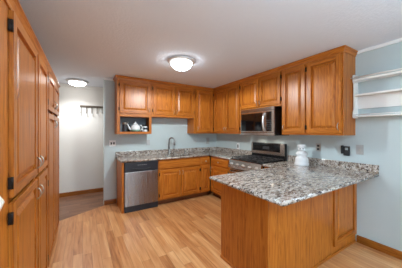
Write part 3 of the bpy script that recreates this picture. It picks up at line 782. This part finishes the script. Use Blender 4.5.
b = MB(); b.box((1.2405, 1.268), (1.120, 1.232), (0.004, 0.045), fRW); b.build('handset', BLACKM, t, 0.009)

# ------------------------------------------------------------------ things in the cubby
ZS = ZU0+0.0202; cy_ = 3.97
TX = 0.895; k_ = 1.2
t = thing('teapot', 'white teapot with green floral foot in the open cubby', 'teapot', (TX, cy_, ZS))
b = MB(); b.lathe([(r*k_, z*k_) for r, z in [(0.040, 0), (0.045, 0.006), (0.070, 0.035), (0.078, 0.070), (0.070, 0.105), (0.048, 0.128), (0.038, 0.135), (0, 0.136)]], (TX, cy_, ZS), 28)
bd = b.build('body', CERAM, t)
b = MB(); b.lathe([(r*k_, z*k_) for r, z in [(0.043, 0.1362), (0.040, 0.146), (0.020, 0.158), (0.008, 0.162), (0.013, 0.174), (0.010, 0.184), (0, 0.187)]], (TX, cy_, ZS), 20); b.build('lid', CERAM, t)
b = MB(); b.tube([(TX-0.085, cy_, ZS+0.065), (TX-0.120, cy_, ZS+0.095), (TX-0.135, cy_, ZS+0.140), (TX-0.160, cy_, ZS+0.178)], [0.026, 0.020, 0.013, 0.012], 10); b.build('spout', CERAM, t)
b = MB(); b.tube([(TX+0.080, cy_, ZS+0.145), (TX+0.118, cy_, ZS+0.150), (TX+0.136, cy_, ZS+0.110), (TX+0.122, cy_, ZS+0.065), (TX+0.085, cy_, ZS+0.048)], 0.010, 8); b.build('handle', CERAM, t)
b = MB(); b.lathe([(r*k_, z*k_) for r, z in [(0.059, 0.020), (0.0725, 0.0345), (0.0765, 0.054), (0.0745, 0.054), (0.056, 0.020)]], (TX, cy_, ZS), 28); b.build('floral_band', GREEN, bd)
t = thing('jar', 'dark glass jar with metal lid left of the teapot in the cubby', 'jar', (0.685, 3.912, ZS))
b = MB(); b.lathe([(0.043, 0), (0.046, 0.01), (0.046, 0.145), (0.040, 0.16), (0, 0.16)], (0.685, 3.912, ZS), 20); b.build('body', plain('smoked_glass', srgb(50, 52, 56), 0.08), t)
b = MB(); b.lathe([(0.043, 0.1602), (0.043, 0.195), (0.038, 0.20), (0, 0.20)], (0.685, 3.912, ZS), 20); b.build('lid', CHROME, t)
t = thing('canister', 'tall black canister at the left back of the cubby, behind the teapot spout', 'canister', (0.775, 4.085, ZS))
b = MB(); b.lathe([(0.044, 0), (0.046, 0.01), (0.046, 0.15), (0.048, 0.16), (0, 0.165)], (0.775, 4.085, ZS), 20); b.build('body', BLACK, t)
b = MB(); b.lathe([(0.004, 0.165), (0.004, 0.20), (0.012, 0.203), (0.012, 0.217), (0, 0.22)], (0.775, 4.085, ZS), 12); b.build('knob', CHROME, t)
t = thing('mug', 'white mug with dark pattern right of the teapot in the cubby', 'mug', (1.085, 3.96, ZS))
b = MB(); b.lathe([(0.038, 0), (0.042, 0.01), (0.044, 0.13), (0.041, 0.13), (0.038, 0.014), (0, 0.012)], (1.085, 3.96, ZS), 24); b.build('body', CERAM, t)
b = MB(); b.lathe([(0.0434, 0.065), (0.0452, 0.066), (0.0458, 0.105), (0.0438, 0.106)], (1.085, 3.96, ZS), 24); b.build('pattern_band', DKBLUE, t)
b = MB(); b.tube([(1.085-0.040, 3.945, ZS+0.078), (1.085-0.062, 3.935, ZS+0.072), (1.085-0.064, 3.935, ZS+0.035), (1.085-0.040, 3.945, ZS+0.022)], 0.006, 8); b.build('handle', CERAM, t)
t = thing('tin', 'dark round lidded tin at the right back of the cubby, behind the mug', 'tin', (1.09, 4.09, ZS))
b = MB(); b.lathe([(0.05, 0), (0.05, 0.14), (0, 0.14)], (1.09, 4.09, ZS), 24); b.build('body', BLACKM, t)
b = MB(); b.lathe([(0.052, 0.1402), (0.052, 0.168), (0.048, 0.172), (0, 0.172)], (1.09, 4.09, ZS), 24); b.build('lid', DKBLUE, t)

# ------------------------------------------------------------------ white chair at the left edge
# seen only by the ear of its top rail and a stile
t = thing('dining_chair', 'cream painted wooden chair, only its back showing at the left edge of the photo', 'chair', (-0.51, 0.98, 0))
cx0, cx1, cyb = -0.74, -0.288, 1.17      # back faces the cabinets
for x in (cx0+0.02, cx1-0.055):
    b = MB(); b.box((x, x+0.032), (cyb-0.03, cyb), (0, 1.06)); b.build('rear_leg', CHAIRW, t, 0.006)
    b = MB(); b.box((x, x+0.036), (cyb-0.42, cyb-0.384), (0, 0.435)); b.build('front_leg', CHAIRW, t, 0.006)
b = MB(); half = [(0, 1.265), (0.10, 1.255), (0.165, 1.225), (0.195, 1.18), (0.212, 1.14), (0.226, 1.115), (0.214, 1.085), (0.20, 1.05), (0.185, 1.02), (0, 1.02)]
xm = (cx0+cx1)/2; pr = [(xm+a_, z_) for a_, z_ in half]+[(xm-a_, z_) for a_, z_ in half[-2:0:-1]]
b.prism(pr, cyb-0.033, cyb+0.003, lambda u, v, q: (u, q, v)); b.build('top_rail', CHAIRW, t, 0.006)
for k in range(4):
    x = cx0+0.09+k*0.075; b = MB(); b.tube([(x, cyb-0.016, 0.47), (x, cyb-0.016, 1.021)], 0.009, 8); b.build('spindle', CHAIRW, t)
b = MB(); b.box((cx0+0.01, cx1-0.01), (cyb-0.44, cyb-0.031), (0.436, 0.470)); b.build('seat', CHAIRW, t, 0.012)
